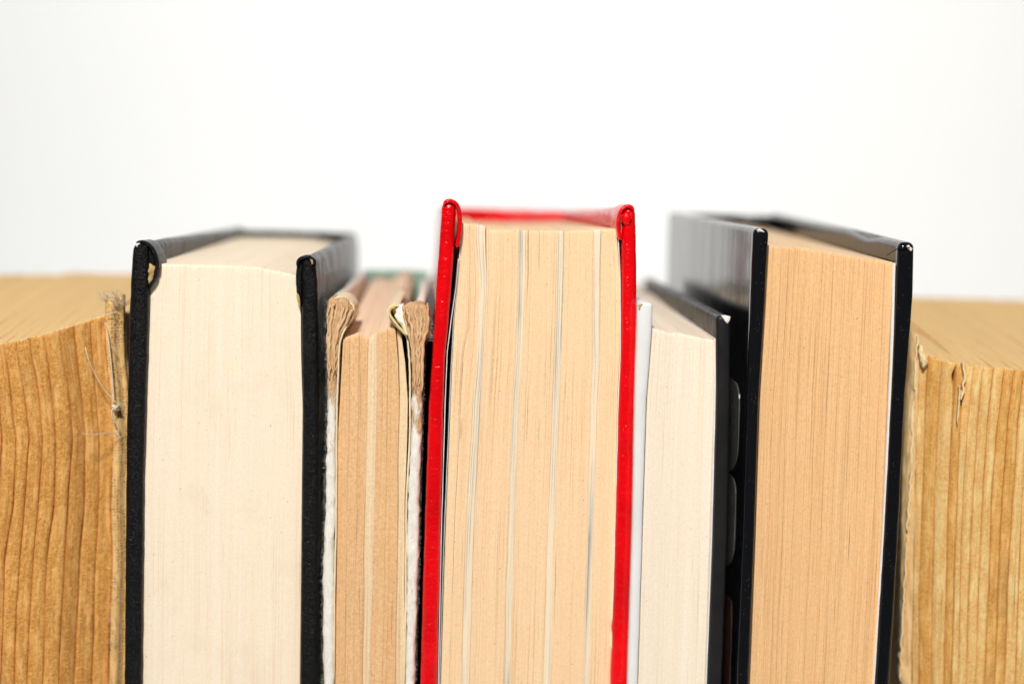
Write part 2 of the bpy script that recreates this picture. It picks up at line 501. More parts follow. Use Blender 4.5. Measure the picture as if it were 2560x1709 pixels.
def leaves(bk, name, mat, bl, br, ztop, yf, zback=0.0, yb=None, z0=0.004, concave=0.0, rough=0.00006, toprough=0.00018,
           seed=0, pitch=0.00014, u0=0.0, kind=None, roundtop=0.0, yfun=None, span=None, mat_top=None):
    """a bundle of leaves: cut front edge and cut top as real, finely uneven relief. ztop(x); zback is added at the back"""
    yb = yb or bk.D - 0.003
    zm = ztop((bl(0.15) + br(0.15)) / 2)
    wid = abs(br(0.15) - bl(0.15))
    nx = max(6, int(wid / pitch))
    xs_l = [i / nx for i in range(nx + 1)]
    col_y, col_z = [], []
    for i in range(nx + 1):
        X = xs_l[i] * wid * 1000 + seed * 13.7
        col_y.append(nz3(X * 3.3, seed, 0.0) + 0.6 * nz3(X * 0.8, seed, 5.0))
        col_z.append(0.5 * nz3(X * 5.3, seed, 11.0) + 0.9 * nz3(X * 0.9, seed, 15.0) + 0.4 * nz3(X * 2.2, seed, 25.0))
    rows = []
    zr = zrows(z0, zm, 0.0011)
    top = max(ztop(bl(zm)), ztop(br(zm)), zm)
    for z in zr:
        rows.append(('f', z / zm))
    for q in (0.994, 0.9975, 0.9992):
        rows.append(('f', q))
    for y in (0.00025, 0.0009, 0.002, 0.004, 0.008, 0.014, 0.022, 0.034, 0.05, 0.07, 0.09, 0.11):
        if yf + y < yb - 0.002:
            rows.append(('t', yf + y))
    rows.append(('t', yb))
    V, UV = [], []
    for kind_, p in rows:
        for i in range(nx + 1):
            t = xs_l[i]
            if kind_ == 'f':
                zz_ = p * zm
                x = bl(zz_) + (br(zz_) - bl(zz_)) * t
                zt = ztop(x) + toprough * col_z[i] - roundtop * (2 * t - 1) ** 4
                z = z0 + (p * zm - z0) * (zt - z0) / (zm - z0)
                tt = t if span is None else span[0] + (span[1] - span[0]) * t
                y = yf + concave * math.sin(math.pi * tt) + rough * (col_y[i] * (0.7 + 0.5 * nz3(z * 60, t * wid * 400, seed)) + 0.5 * nz3(z * 900, t * wid * 2500, seed + 3))
                if yfun:
                    y += yfun(x, z)
                if p > 0.999:
                    y += 0.00008
            else:
                x = bl(zm) + (br(zm) - bl(zm)) * t
                zt = ztop(x) + toprough * col_z[i] - roundtop * (2 * t - 1) ** 4
                k = (p - yf) / (yb - yf)
                q = math.exp(-(p - yf) / 0.003)
                zt = ztop(x) + (zt - ztop(x)) * (0.25 + 0.75 * q)
                z = zt + zback * k + toprough * 0.3 * nz3(t * wid * 3000, p * 300, seed + 7)
                tt = t if span is None else span[0] + (span[1] - span[0]) * t
                y = p + concave * math.sin(math.pi * tt) * max(0, 1 - k * 8)
                if yfun:
                    y += yfun(x, z) * (1 - k)
            V.append((x, y, z))
            UV.append((u0 + t * wid * 1000 + seed * 31.0, z * 1000 if kind_ == 'f' else zm * 1000 + (p - yf) * 1000))
    n = nx + 1
    F = []
    R = len(rows)
    for j in range(R - 1):
        for i in range(nx):
            F.append((j * n + i, j * n + i + 1, (j + 1) * n + i + 1, (j + 1) * n + i))
    # foot, back and the two outer leaves
    b = len(V)
    V += [(bl(z0), yb, z0), (br(z0), yb, z0)]
    UV += [(u0, 0), (u0 + wid * 1000, 0)]
    F.append(tuple(range(nx, -1, -1)) + (b, b + 1))
    F.append(tuple((R - 1) * n + i for i in range(nx + 1)) + (b + 1, b))
    F.append(tuple(j * n for j in range(R)) + (b,))
    F.append(tuple(j * n + nx for j in range(R - 1, -1, -1)) + (b + 1,))
    o = mesh_obj(name, V, F, mat, bk.e, UV)
    if mat_top:
        nf = sum(1 for r_ in rows if r_[0] == 'f')
        o.data.materials.append(mat_top)
        for pl in o.data.polygons:
            if nf * nx <= pl.index < (R - 1) * nx:
                pl.material_index = 1
    # keep the outer leaves flat
    for pl in o.data.polygons[-4:]:
        pl.use_smooth = False
    return o


def fold(bk, name, mat, pts, th, y0, y1, taper=0.4, seed=0, wob=0.00008, parent=None):
    """a strip of covering material folded round an edge: pixel path given in the front plane, thickened and run back"""
    P = [bk.at(u, v, y0) for u, v in pts]
    # resample smoothly
    Q = []
    m_ = len(P)
    for i in range(m_ - 1):
        p0, p1, p2, p3 = P[max(i - 1, 0)], P[i], P[i + 1], P[min(i + 2, m_ - 1)]
        for k in range(6):
            t = k / 6
            Q.append(tuple(0.5 * ((2 * p1[d]) + (-p0[d] + p2[d]) * t + (2 * p0[d] - 5 * p1[d] + 4 * p2[d] - p3[d]) * t * t + (-p0[d] + 3 * p1[d] - 3 * p2[d] + p3[d]) * t ** 3) for d in (0, 1)))
    Q.append(P[-1])
    N = len(Q)
    nor = []
    for i in range(N):
        a, b = Q[max(i - 1, 0)], Q[min(i + 1, N - 1)]
        dx, dz = b[0] - a[0], b[1] - a[1]
        l = math.hypot(dx, dz) or 1
        nor.append((-dz / l, dx / l))
    secs = [(y0 + th * 0.5 * (1 - math.cos(a)), math.sin(a)) for a in np.linspace(0.25, math.pi / 2, 5)]
    secs += [(y0 + (y1 - y0) * k, 1.0) for k in (0.2, 0.5, 0.8)] + [(y1, 0.3)]
    V, F = [], []
    for y, s in secs:
        for side in (1, -1):
            for i in (range(N) if side == 1 else range(N - 1, -1, -1)):
                e = min(1, (i + 0.4) / 4, (N - 1 - i + 0.4) / 4) ** 0.6
                h = th / 2 * s * max(e, 0.12)
                k = wob * nz3(Q[i][0] * 900, Q[i][1] * 900, y * 500 + seed)
                V.append((Q[i][0] + nor[i][0] * (h * side + k), y + wob * nz3(i * 0.8, side, seed), Q[i][1] + nor[i][1] * (h * side + k)))
    n = 2 * N
    for j in range(len(secs) - 1):
        for i in range(n):
            F.append((j * n + i, j * n + (i + 1) % n, (j + 1) * n + (i + 1) % n, (j + 1) * n + i))
    for b in (0, (len(secs) - 1) * n):
        for i in range(N - 1):
            F.append((b + i, b + i + 1, b + n - 2 - i, b + n - 1 - i))
    return mesh_obj(name, V, F, mat, parent or bk.e, [(v[0] * 1000, v[2] * 1000) for v in V])


def lump(bk, name, mat, poly, y0, depth, bulge=0.0008, rough=0.0002, seed=0, parent=None, rings=6):
    """a pillow-like solid whose outline (pixels) lies in the plane local y0+depth and which swells towards the viewer"""
    P = [bk.at(u, v, y0) for u, v in poly]
    R = []
    n0 = len(P)
    for i in range(n0):
        a, b = P[i], P[(i + 1) % n0]
        for k in range(4):
            t = k / 4
            R.append((a[0] + (b[0] - a[0]) * t, a[1] + (b[1] - a[1]) * t))
    cx, cz = sum(p[0] for p in R) / len(R), sum(p[1] for p in R) / len(R)
    n = len(R)
    V, F = [], []
    V += [(p[0], y0 + depth, p[1]) for p in R]
    for k in range(rings + 1):
        s = 1 - (k / (rings + 1)) ** 1.5
        yy = y0 - bulge * math.sin(math.pi / 2 * k / rings)
        for p in R:
            x, z = cx + (p[0] - cx) * s, cz + (p[1] - cz) * s
            d = rough * nz3(x * 1200, z * 1200, seed)
            V.append((x + d * 0.6, yy + d, z + d * 0.5))
    for j in range(rings + 1):
        for i in range(n):
            F.append((j * n + i, j * n + (i + 1) % n, (j + 1) * n + (i + 1) % n, (j + 1) * n + i))
    b = (rings + 1) * n
    c = len(V)
    V.append((cx, y0 - bulge, cz))
    for i in range(n):
        F.append((b + i, b + (i + 1) % n, c))
    F.append(tuple(reversed(range(n))))
    return mesh_obj(name, V, F, mat, parent or bk.e, [(v[0] * 1000, v[2] * 1000) for v in V])


def tubes(bk, name, mat, paths, rad, parent=None, sides=5, stuff=False):
    V, F = [], []
    for path in paths:
        N = len(path)
        base = len(V)
        for i, p in enumerate(path):
            a, b = Vector(path[max(i - 1, 0)]), Vector(path[min(i + 1, N - 1)])
            t = (b - a).normalized()
            s = t.orthogonal().normalized()
            q = t.cross(s)
            r = rad * (0.35 if i in (0, N - 1) else 1.0)
            for k in range(sides):
                an = 2 * math.pi * k / sides
                V.append(tuple(Vector(p) + s * (r * math.cos(an)) + q * (r * math.sin(an))))
        for i in range(N - 1):
            for k in range(sides):
                F.append((base + i * sides + k, base + i * sides + (k + 1) % sides, base + (i + 1) * sides + (k + 1) % sides, base + (i + 1) * sides + k))
    o = mesh_obj(name, V, F, mat, parent or bk.e)
    if stuff:
        o['kind'] = 'stuff'
    return o


def smooth_path(pts, k=6):
    out = []
    n = len(pts)
    for i in range(n - 1):
        p = [np.array(pts[j]) for j in (max(i - 1, 0), i, i + 1, min(i + 2, n - 1))]
        for s in range(k):
            t = s / k
            out.append(tuple(0.5 * (2 * p[1] + (p[2] - p[0]) * t + (2 * p[0] - 5 * p[1] + 4 * p[2] - p[3]) * t * t + (3 * p[1] - p[0] - 3 * p[2] + p[3]) * t ** 3)))
    out.append(tuple(pts[-1]))
    return out


def sheet(bk, name, mat, line, th, ztop, y0, y1, zback=0.0, z0=0.003, seed=0, parent=None):
    """a single endpaper or leaf standing against a board"""
    return board(bk, name, mat, lambda z: line(z) - th / 2, lambda z: line(z) + th / 2, ztop, ztop + zback, y0, y1,
                 r=th * 0.5, wob=0.00004, wf=200, z0=z0, seed=seed)


# ------------------------------------------------------------------ setting
def make_setting():
    # table top carrying a white paper sweep that rises behind the books
    V, F = [], []
    prof = [(-0.16, -0.002)]
    prof += [(-0.16, 0.0), (0.70, 0.0)]
    for k in range(1, 13):
        a = math.pi / 2 * k / 12
        prof.append((0.70 + 0.35 * math.sin(a), 0.35 * (1 - math.cos(a))))
    prof.append((1.05, 1.6))
    nx = 9
    for (y, z) in prof:
        for i in range(nx):
            V.append((-1.5 + 3.0 * i / (nx - 1), y, z))
    for j in range(len(prof) - 1):
        for i in range(nx - 1):
            F.append((j * nx + i, j * nx + i + 1, (j + 1) * nx + i + 1, (j + 1) * nx + i))
    o = mesh_obj('backdrop', V, F, M['backdrop'])
    o['kind'] = 'structure'
    V = [(x, y, z) for z in (-0.035, -0.004) for y in (-0.17, 0.72) for x in (-1.45, 1.45)]
    F = [(0, 1, 3, 2), (4, 5, 7, 6), (0, 1, 5, 4), (2, 3, 7, 6), (0, 2, 6, 4), (1, 3, 7, 5)]
    o = mesh_obj('table', V, F, M['white_cover'], smooth=False)
    o['kind'] = 'structure'


make_setting()


# ------------------------------------------------------------------ black leatherette hardback with cream pages
def black_hardback():
    b = Book('hardback_book', 'black leatherette hardback with smooth cream pages and a chipped cover corner', 'book', -81.1, -1.3, 2.75, 144)
    lo = b.line([(330, 625), (325, 700), (321, 800), (314, 1090), (309, 1709)], 0)
    li = b.line([(372, 640), (370, 760), (357, 1180), (352, 1709)], 0)
    zt = b.at(347, 606, 0)[1]
    zb = b.at(596, 566, b.D)[1]
    left = board(b, 'cover_board', M['black_leather'], lo, li, zt, zb, r=0.0014, wob=0.00010, wf=420, seed=1, toproll=0.0016)
    ri = b.line([(752, 660), (754, 860), (756, 1000), (749, 1709)], 0)
    ro = b.line([(787, 650), (793, 700), (797, 1000), (792, 1709)], 0)
    zt2 = b.at(765, 641, 0)[1]
    zb2 = b.at(888, 585, b.D)[1]
    right = board(b, 'cover_board', M['black_leather'], ri, ro, zt2, zb2, r=0.0014, wob=0.00010, wf=420, seed=2, toproll=0.0016)
    spine(b, 'spine', M['black_leather'], lo(zt) + 0.0008, ro(zt2) - 0.0008, (zb + zb2) / 2 - 0.0004, bulge=0.003)
    yf = 0.0024
    pl = b.line([(376, 640), (373, 700), (361, 1000), (358, 1180), (354, 1709)], yf)
    pr = b.line([(752, 690), (753, 860), (757, 1000), (750, 1709)], yf)
    tp = b.top([(380, 660), (394, 661), (520, 663), (600, 666), (640, 668), (680, 676), (720, 684), (750, 690)], yf)
    leaves(b, 'page_block', M['cream'], pl, pr, tp, yf, zback=b.at(700, 592, b.D - 0.003)[1] - b.at(600, 666, yf)[1], concave=0.0010, rough=0.00009, toprough=0.00026, seed=1)
    sheet(b, 'endpaper', M['endpaper'], lambda z: pl(z) - 0.00005, 0.00022, b.at(376, 664, yf)[1], 0.0022, b.D - 0.004, seed=4)
    # burst corner of the left cover: leather swung inward over bare board
    fold(b, 'corner_fold', M['black_leather'], [(340, 607), (356, 606), (372, 613), (384, 630), (391, 650), (395, 672)], 0.00085, 0.0002, 0.010, seed=3)
    lump(b, 'corner_fold', M['black_leather'], [(362, 612), (376, 618), (387, 640), (393, 664), (386, 672), (372, 660), (364, 640)], 0.0014, 0.006, 0.0006, 0.0002, seed=5)
    lump(b, 'bared_board', M['chip'], [(371, 655), (380, 659), (388, 664), (393, 673), (391, 690), (384, 702), (377, 712), (370, 716), (367, 700), (368, 676)], 0.0012, 0.004, 0.0006, 0.00035, seed=6)
    lump(b, 'corner_fold', M['black_leather'], [(389, 664), (396, 672), (394, 690), (386, 705), (378, 716), (373, 724), (371, 712), (382, 698), (389, 686)], 0.0010, 0.003, 0.0006, 0.0002, seed=7)
    # tucked corner of the right cover
    lump(b, 'corner_fold', M['black_leather'], [(744, 650), (756, 646), (758, 690), (757, 745), (752, 765), (748, 748), (741, 728), (739, 690)], 0.0012, 0.008, 0.0007, 0.00018, seed=8)
    fold(b, 'corner_fold', M['black_leather'], [(743, 668), (746, 652), (757, 644), (772, 643), (784, 651), (788, 664)], 0.00075, -0.0002, 0.006, seed=9)
    lump(b, 'rubbed_corner', M['chip'], [(775, 647), (782, 650), (783, 660), (779, 661), (778, 654)], -0.0003, 0.001, 0.0002, 0.0001, seed=10)
    lump(b, 'rubbed_corner', M['white_wear'], [(339, 609), (348, 607), (350, 610), (344, 612), (344, 618), (340, 617)], 0.0001, 0.001, 0.0002, 0.0001, seed=11)
    lump(b, 'bared_board', M['chip'], [(740, 737), (746, 728), (750, 745), (751, 768), (748, 768), (744, 750)], 0.0008, 0.002, 0.0003, 0.0002, seed=12)


# ------------------------------------------------------------------ worn small hardback
def worn_book():
    b = Book('worn_book', 'small battered book with burst, frayed brown board corners and browned pages', 'book', -38.9, 0.4, 2.95, 130)
    lo = b.line([(820, 748), (818, 765), (816, 850), (819, 1000), (816, 1100), (811, 1350), (806, 1420), (808, 1709)], 0)
    li = b.line([(868, 748), (879, 765), (878, 790), (868, 812), (853, 842), (845, 880), (841, 940), (838, 1100), (838, 1300), (834, 1380), (834, 1709)], 0)
    li_thin = b.line([(842, 748), (842, 940), (838, 1100), (838, 1300), (834, 1709)], 0)
    zt = b.at(845, 745, 0)[1]
    zb = b.at(918, 678, b.D)[1]
    board(b, 'cover_board', M['worn_board'], lo, li, zt, zb, r=0.0011, wob=0.00030, wf=600, seed=21, thin_r=lambda z: li_thin(z), thin_at=0.022, toproll=0.0011)
    ro = b.line([(1066, 757), (1073, 800), (1078, 836), (1068, 846), (1059, 852), (1057, 950), (1053, 1100), (1048, 1200), (1046, 1400), (1040, 1560), (1036, 1709)], 0)
    ri = b.line([(1004, 762), (1010, 790), (1020, 820), (1028, 850), (1031, 900), (1029, 980), (1027, 1100), (1019, 1250), (1017, 1400), (1013, 1709)], 0)
    ri_thin = b.line([(1036, 757), (1030, 1000), (1027, 1100), (1013, 1709)], 0)
    ro_thin = b.line([(1062, 757), (1057, 950), (1053, 1100), (1036, 1709)], 0)
    zt2 = b.at(1040, 758, 0)[1]
    board(b, 'cover_board', M['worn_board'], ri, ro, zt2, zb - 0.001, r=0.0011, wob=0.00032, wf=600, seed=22, thin_l=ri_thin, thin_r=ro_thin, thin_at=0.006)
    spine(b, 'spine', M['green_cloth'], lo(zt) + 0.0005, ro_thin(zt2) - 0.0005, zb + 0.0004, bulge=0.004, thick=0.002)
    yf = 0.0012
    bounds = [
        [(857, 846), (850, 1000), (844, 1100), (842, 1400), (838, 1709)],
        [(874, 842), (874, 1000), (868, 1200), (866, 1400), (862, 1709)],
        [(899, 838), (898, 1000), (893, 1200), (888, 1400), (884, 1709)],
        [(920, 842), (919, 1000), (916, 1200), (911, 1400), (907, 1709)],
        [(942, 832), (942, 1000), (938, 1200), (932, 1400), (926, 1709)],
        [(968, 822), (970, 1000), (967, 1200), (962, 1400), (956, 1709)],
        [(990, 822), (996, 900), (998, 1000), (996, 1200), (993, 1400), (988, 1709)],
        [(1002, 838), (1013, 900), (1019, 1000), (1018, 1100), (1012, 1250), (1012, 1709)],
    ]
    mats = ['rust', 'rust', 'rust', 'rust_light', 'rust', 'rust', 'rust_light']
    offs = [0.0004, 0.0001, 0.0003, 0.0, 0.0002, 0.0, 0.0004]
    tp = b.top([(850, 852), (857, 848), (870, 842), (899, 838), (908, 842), (920, 846), (945, 830), (968, 821), (985, 821), (1000, 832), (1010, 850)], yf)
    lines = [b.line(q, yf) for q in bounds]
    for i in range(7):
        leaves(b, 'page_section', M[mats[i]], (lambda z, a=lines[i]: a(z) + 0.00018 * nz3(z * 70, a(0.15) * 3000, 1)), (lambda z, a=lines[i + 1]: a(z) + 0.00018 * nz3(z * 70, a(0.15) * 3000, 1) - 0.000008), tp, yf + offs[i] * 0.5, zback=b.at(1000, 690, b.D - 0.003)[1] - b.at(930, 838, yf)[1],
               rough=0.00022, toprough=0.00035, seed=30 + i, roundtop=0.0001, pitch=0.00016, mat_top=M['worn_top'])
    # burst corners: the pulpboard has split into fanned layers
    for k in range(7):
        t = k / 6
        fold(b, 'board_layer', M['greyboard'], [(821 + 17 * t, 938 + 10 * math.sin(k * 2.1)), (819 + 21 * t, 880), (819 + 30 * t, 830), (820 + 48 * t, 795 + 6 * t), (823 + 54 * t, 768 + 8 * t * t), (828 + 48 * t, 756 + 9 * t)],
             0.00045 + 0.0003 * (k * 0.618 % 1), -0.0003 - 0.0005 * math.sin(k * 1.7), 0.012, seed=130 + k * 7, wob=0.00042)
        fold(b, 'board_layer', M['greyboard'], [(1034 + 20 * t, 972 + 9 * math.sin(k * 1.3)), (1031 + 25 * t, 900), (1027 + 32 * t, 850), (1018 + 50 * t, 815), (1010 + 60 * t, 785), (1007 + 58 * t, 764 + 5 * math.sin(k * 2.6))],
             0.00045 + 0.0003 * (k * 0.618 % 1), -0.0003 - 0.0005 * math.sin(k * 2.3), 0.010, seed=140 + k * 5, wob=0.00045)
    o = board(b, 'cover_cloth', M['dark_cloth'], lambda z: ro_thin(z) + 0.00012, lambda z: ro_thin(z) + 0.00045, zt2 - 0.001, zb - 0.0015, y0=0.0022, r=0.00015, wob=0.00005, seed=23)
    o['label'] = 'dark cloth on the outside of the worn cover'
    fold(b, 'torn_facing', M['pale_endpaper'], [(836, 744), (858, 746), (876, 757), (884, 774), (880, 796), (869, 814)], 0.00042, 0.0012, 0.020, seed=161, wob=0.00025)
    # curled endpapers
    fold(b, 'endpaper', M['pale_endpaper'], [(867, 815), (857, 832), (849, 860), (846, 905), (844, 960), (842, 1020), (841, 1100), (840, 1300), (836, 1500), (835, 1709)], 0.00035, 0.0002, 0.10, seed=41)
    fold(b, 'endpaper', M['yellow_endpaper'], [(988, 769), (978, 771), (974, 780), (977, 792), (990, 810), (1006, 828), (1018, 838)], 0.00045, -0.0010, 0.012, seed=42)
    fold(b, 'endpaper', M['pale_endpaper'], [(998, 766), (982, 764), (970, 774), (972, 790), (984, 808), (1002, 826), (1016, 842), (1021, 870), (1024, 920), (1025, 1000), (1024, 1100), (1016, 1250), (1015, 1400), (1012, 1709)], 0.00040, 0.0004, 0.06, seed=43)
    lump(b, 'torn_facing', M['white_wear'], [(998, 764), (1008, 762), (1012, 790), (1020, 815), (1027, 838), (1022, 842), (1010, 826), (996, 806), (986, 790), (990, 774)], 0.0006, 0.008, 0.0005, 0.00025, seed=44)
    # fluffed-out fibres along the torn edges
    paths = []
    rnd = random.Random(5)
    def hair(u, v, dirx, y=0.0003, ln=0.0007):
        x, z = b.at(u, v, y)
        L_ = ln * rnd.uniform(0.4, 1.3)
        a = rnd.uniform(-1.0, 1.0)
        dx, dz, dy = dirx * math.cos(a) * L_, math.sin(a) * L_, -rnd.uniform(-0.2, 0.6) * L_
        cu = rnd.uniform(-0.4, 0.4) * L_
        paths.append([(x, y, z), (x + dx * 0.5 + cu * 0.3, y + dy * 0.5, z + dz * 0.5 + cu), (x + dx, y + dy, z + dz)])
    for k in range(420):
        v = rnd.uniform(750, 1709)
        uo = float(np.interp(v, [748, 765, 850, 1000, 1100, 1350, 1420, 1709], [820, 818, 816, 819, 816, 811, 806, 808]))
        hair(uo + rnd.uniform(0, 3), v, -1, 0.0008)
    for k in range(460):
        v = rnd.uniform(760, 1709)
        uo = float(np.interp(v, [757, 800, 836, 852, 950, 1100, 1200, 1400, 1560, 1709], [1066, 1073, 1078, 1059, 1057, 1053, 1048, 1046, 1040, 1036]))
        hair(uo - rnd.uniform(0, 3), v, 1, 0.0008)
    for k in range(500):
        v = rnd.uniform(750, 1709)
        s = rnd.random() < 0.5
        hair((rnd.uniform(818, 842) if s else rnd.uniform(1024, 1054)) - (v - 1000) * 0.018, v, rnd.choice((-1, 1)), -0.0001, 0.0009)
    for k in range(60):
        hair(rnd.uniform(1060, 1078), rnd.uniform(800, 850), 1, 0.0006, 0.0016)
    tubes(b, 'frayed_fibres', M['fuzz'], paths, 0.000016, sides=3, stuff=True)


# ------------------------------------------------------------------ red hardback
def red_hardback():
    b = Book('hardback_book', 'tall red leatherette hardback with peach pages striped by pale plate sections', 'book', -16.7, -0.2, 3.55, 136)
    lo = b.line([(1105, 515), (1104, 530), (1098, 620), (1088, 760), (1080, 900), (1073, 1000), (1061, 1350), (1051, 1709)], 0)
    li = b.line([(1140, 520), (1138, 560), (1135, 640), (1125, 760), (1113, 900), (1109, 1000), (1101, 1350), (1093, 1709)], 0)
    zt = b.at(1122, 501, 0)[1]
    zbk = b.at(1300, 522, b.D)[1]
    board(b, 'cover_board', M['red_leather'], lo, li, zt, zbk, r=0.0016, wob=0.00010, wf=260, seed=51, toproll=0.0017)
    ri = b.line([(1556, 540), (1556, 700), (1553, 900), (1548, 1000), (1539, 1350), (1528, 1709)], 0)
    ro = b.line([(1590, 540), (1593, 700), (1593, 900), (1588, 1000), (1579, 1350), (1568, 1709)], 0)
    zt2 = b.at(1575, 516, 0)[1]
    board(b, 'cover_board', M['red_leather'], ri, ro, zt2, zbk, r=0.0016, wob=0.00010, wf=260, seed=52, toproll=0.0017)
    spine(b, 'spine', M['red_leather'], lo(zt) + 0.001, ro(zt2) - 0.001, zbk - 0.0003, bulge=0.003)
    fold(b, 'corner_fold', M['red_leather'], [(1109, 512), (1118, 503), (1130, 503), (1142, 512), (1149, 528), (1151, 550), (1149, 580), (1145, 605), (1142, 618)], 0.00085, -0.0004, 0.012, seed=53)
    fold(b, 'corner_fold', M['red_leather'], [(1586, 527), (1578, 517), (1567, 516), (1555, 524), (1548, 540), (1546, 562), (1549, 585), (1553, 600)], 0.00080, -0.0004, 0.012, seed=54)
    lump(b, 'corner_fold', M['red_leather'], [(1556, 536), (1566, 528), (1577, 532), (1581, 548), (1574, 562), (1562, 566), (1555, 556)], 0.0, 0.003, 0.0007, 0.00012, seed=55)
    yf = 0.0020
    vs = [590, 700, 900, 1000, 1350, 1709]
    cols = {
        'c': [(1172, 590), (1174, 690), (1171, 815), (1161, 868), (1157, 900), (1152, 1000), (1135, 1350), (1124, 1709)],
        '1l': list(zip([1191, 1199, 1192, 1184, 1165, 1155], vs)), '1r': list(zip([1213, 1218, 1207, 1202, 1184, 1173], vs)),
        '2l': list(zip([1298, 1297, 1289, 1283, 1270, 1260], vs)), '2r': list(zip([1315, 1314, 1307, 1299, 1287, 1276], vs)),
        '3l': list(zip([1395, 1392, 1387, 1383, 1370, 1359], vs)), '3r': list(zip([1412, 1410, 1404, 1399, 1386, 1376], vs)),
        '4l': list(zip([1485, 1484, 1482, 1478, 1469, 1458], vs)), '4r': list(zip([1503, 1501, 1500, 1494, 1484, 1473], vs)),
        'l': [(1155, 560), (1150, 620), (1146, 700), (1136, 800), (1131, 900), (1127, 1000), (1113, 1350), (1102, 1709)],
        'r': [(1540, 572), (1544, 620), (1549, 700), (1549, 800), (1548, 900), (1543, 1000), (1535, 1350), (1525, 1709)],
    }
    Ls = {k: b.line(v, yf) for k, v in cols.items()}
    zc0, zc1 = b.at(1165, 890, yf)[1], b.at(1165, 800, yf)[1]
    tp = b.top([(1150, 558), (1170, 560), (1205, 563), (1212, 566), (1224, 575), (1300, 575), (1340, 577), (1420, 577), (1480, 576), (1500, 574), (1545, 572)], yf)
    seq = [('l', 'c', 'peach', 0), ('c', '1l', 'peach', 0.0001), ('1l', '1r', 'plate', 0.00006), ('1r', '2l', 'peach', 0.0), ('2l', '2r', 'plate', 0.00008),
           ('2r', '3l', 'peach', 0.00002), ('3l', '3r', 'plate', 0.00006), ('3r', '4l', 'peach', 0.0), ('4l', '4r', 'plate', 0.00009), ('4r', 'r', 'peach', 0.00003)]
    def wav(k):
        a = 0.00002
        return lambda z: 0.00010 * nz3(z * 130, k * 3.1, 0.5) + 0.00004 * nz3(z * 420, k * 3.1, 2.5)
    wv = {k: wav(i) for i, k in enumerate(Ls)}
    for i, (a, c, mt, off) in enumerate(seq):
        def bl(z, a=a):
            g = 0.000004
            if a == 'c':
                g = 0.00005 + 0.00055 * math.exp(-((z - (zc0 + 0.0015)) / 0.0028) ** 2)
            if a == '1r':
                g = 0.00004 + 0.00018 * max(0, min(1, (z - b.at(1215, 660, yf)[1]) / 0.006))
            return Ls[a](z) + wv[a](z) * (a not in 'lr') + g
        def br(z, c=c):
            return Ls[c](z) + wv[c](z) * (c not in 'lr') - 0.000004
        wl = (Ls['r'](0.15) - Ls['l'](0.15))
        sp = ((Ls[a](0.15) - Ls['l'](0.15)) / wl, (Ls[c](0.15) - Ls['l'](0.15)) / wl)
        leaves(b, 'plate_section' if mt == 'plate' else 'page_section', M[mt], bl, br, tp, yf + off, zback=b.at(1350, 558, b.D - 0.003)[1] - b.at(1350, 577, yf)[1], concave=0.0012, rough=0.00012,
               toprough=0.00016, seed=60 + i, span=sp, u0=i * 7)
    # endpapers standing loose in the gap beside each board
    sheet(b, 'endpaper', M['endpaper'], b.line([(1147, 640), (1140, 720), (1128, 800), (1118, 880), (1113, 1000), (1103, 1350), (1096, 1709)], 0.001), 0.00016, b.at(1146, 648, 0.001)[1], 0.0008, b.D - 0.006, zback=0.001, seed=71)
    sheet(b, 'endpaper', M['endpaper'], b.line([(1152, 570), (1146, 690), (1134, 800), (1129, 900), (1125, 1000), (1110, 1350), (1099, 1709)], 0.0016), 0.00012, b.at(1150, 600, 0.001)[1], 0.0016, b.D - 0.006, zback=0.001, seed=72)
    sheet(b, 'endpaper', M['endpaper'], b.line([(1546, 590), (1551, 700), (1551, 900), (1546, 1000), (1537, 1350), (1527, 1709)], 0.0012), 0.00014, b.at(1546, 590, 0.001)[1], 0.0012, b.D - 0.006, zback=0.001, seed=73)
    # stray paper fibres on the top
    rnd = random.Random(9)
    ps = []
    for u in (1172, 1178, 1280, 1190, 1330, 1420):
        x, _ = b.at(u, 575, yf)
        z = tp(x)
        a = rnd.uniform(-0.8, 0.8)
        ps.append(smooth_path([(x, yf + 0.001, z - 0.0002), (x + 0.0006 * a, yf + 0.0006, z + 0.0006), (x + 0.0016 * a, yf + 0.0006, z + 0.0012)], 3))
    tubes(b, 'loose_fibres', M['fuzz'], ps, 0.00003, sides=4, stuff=True)


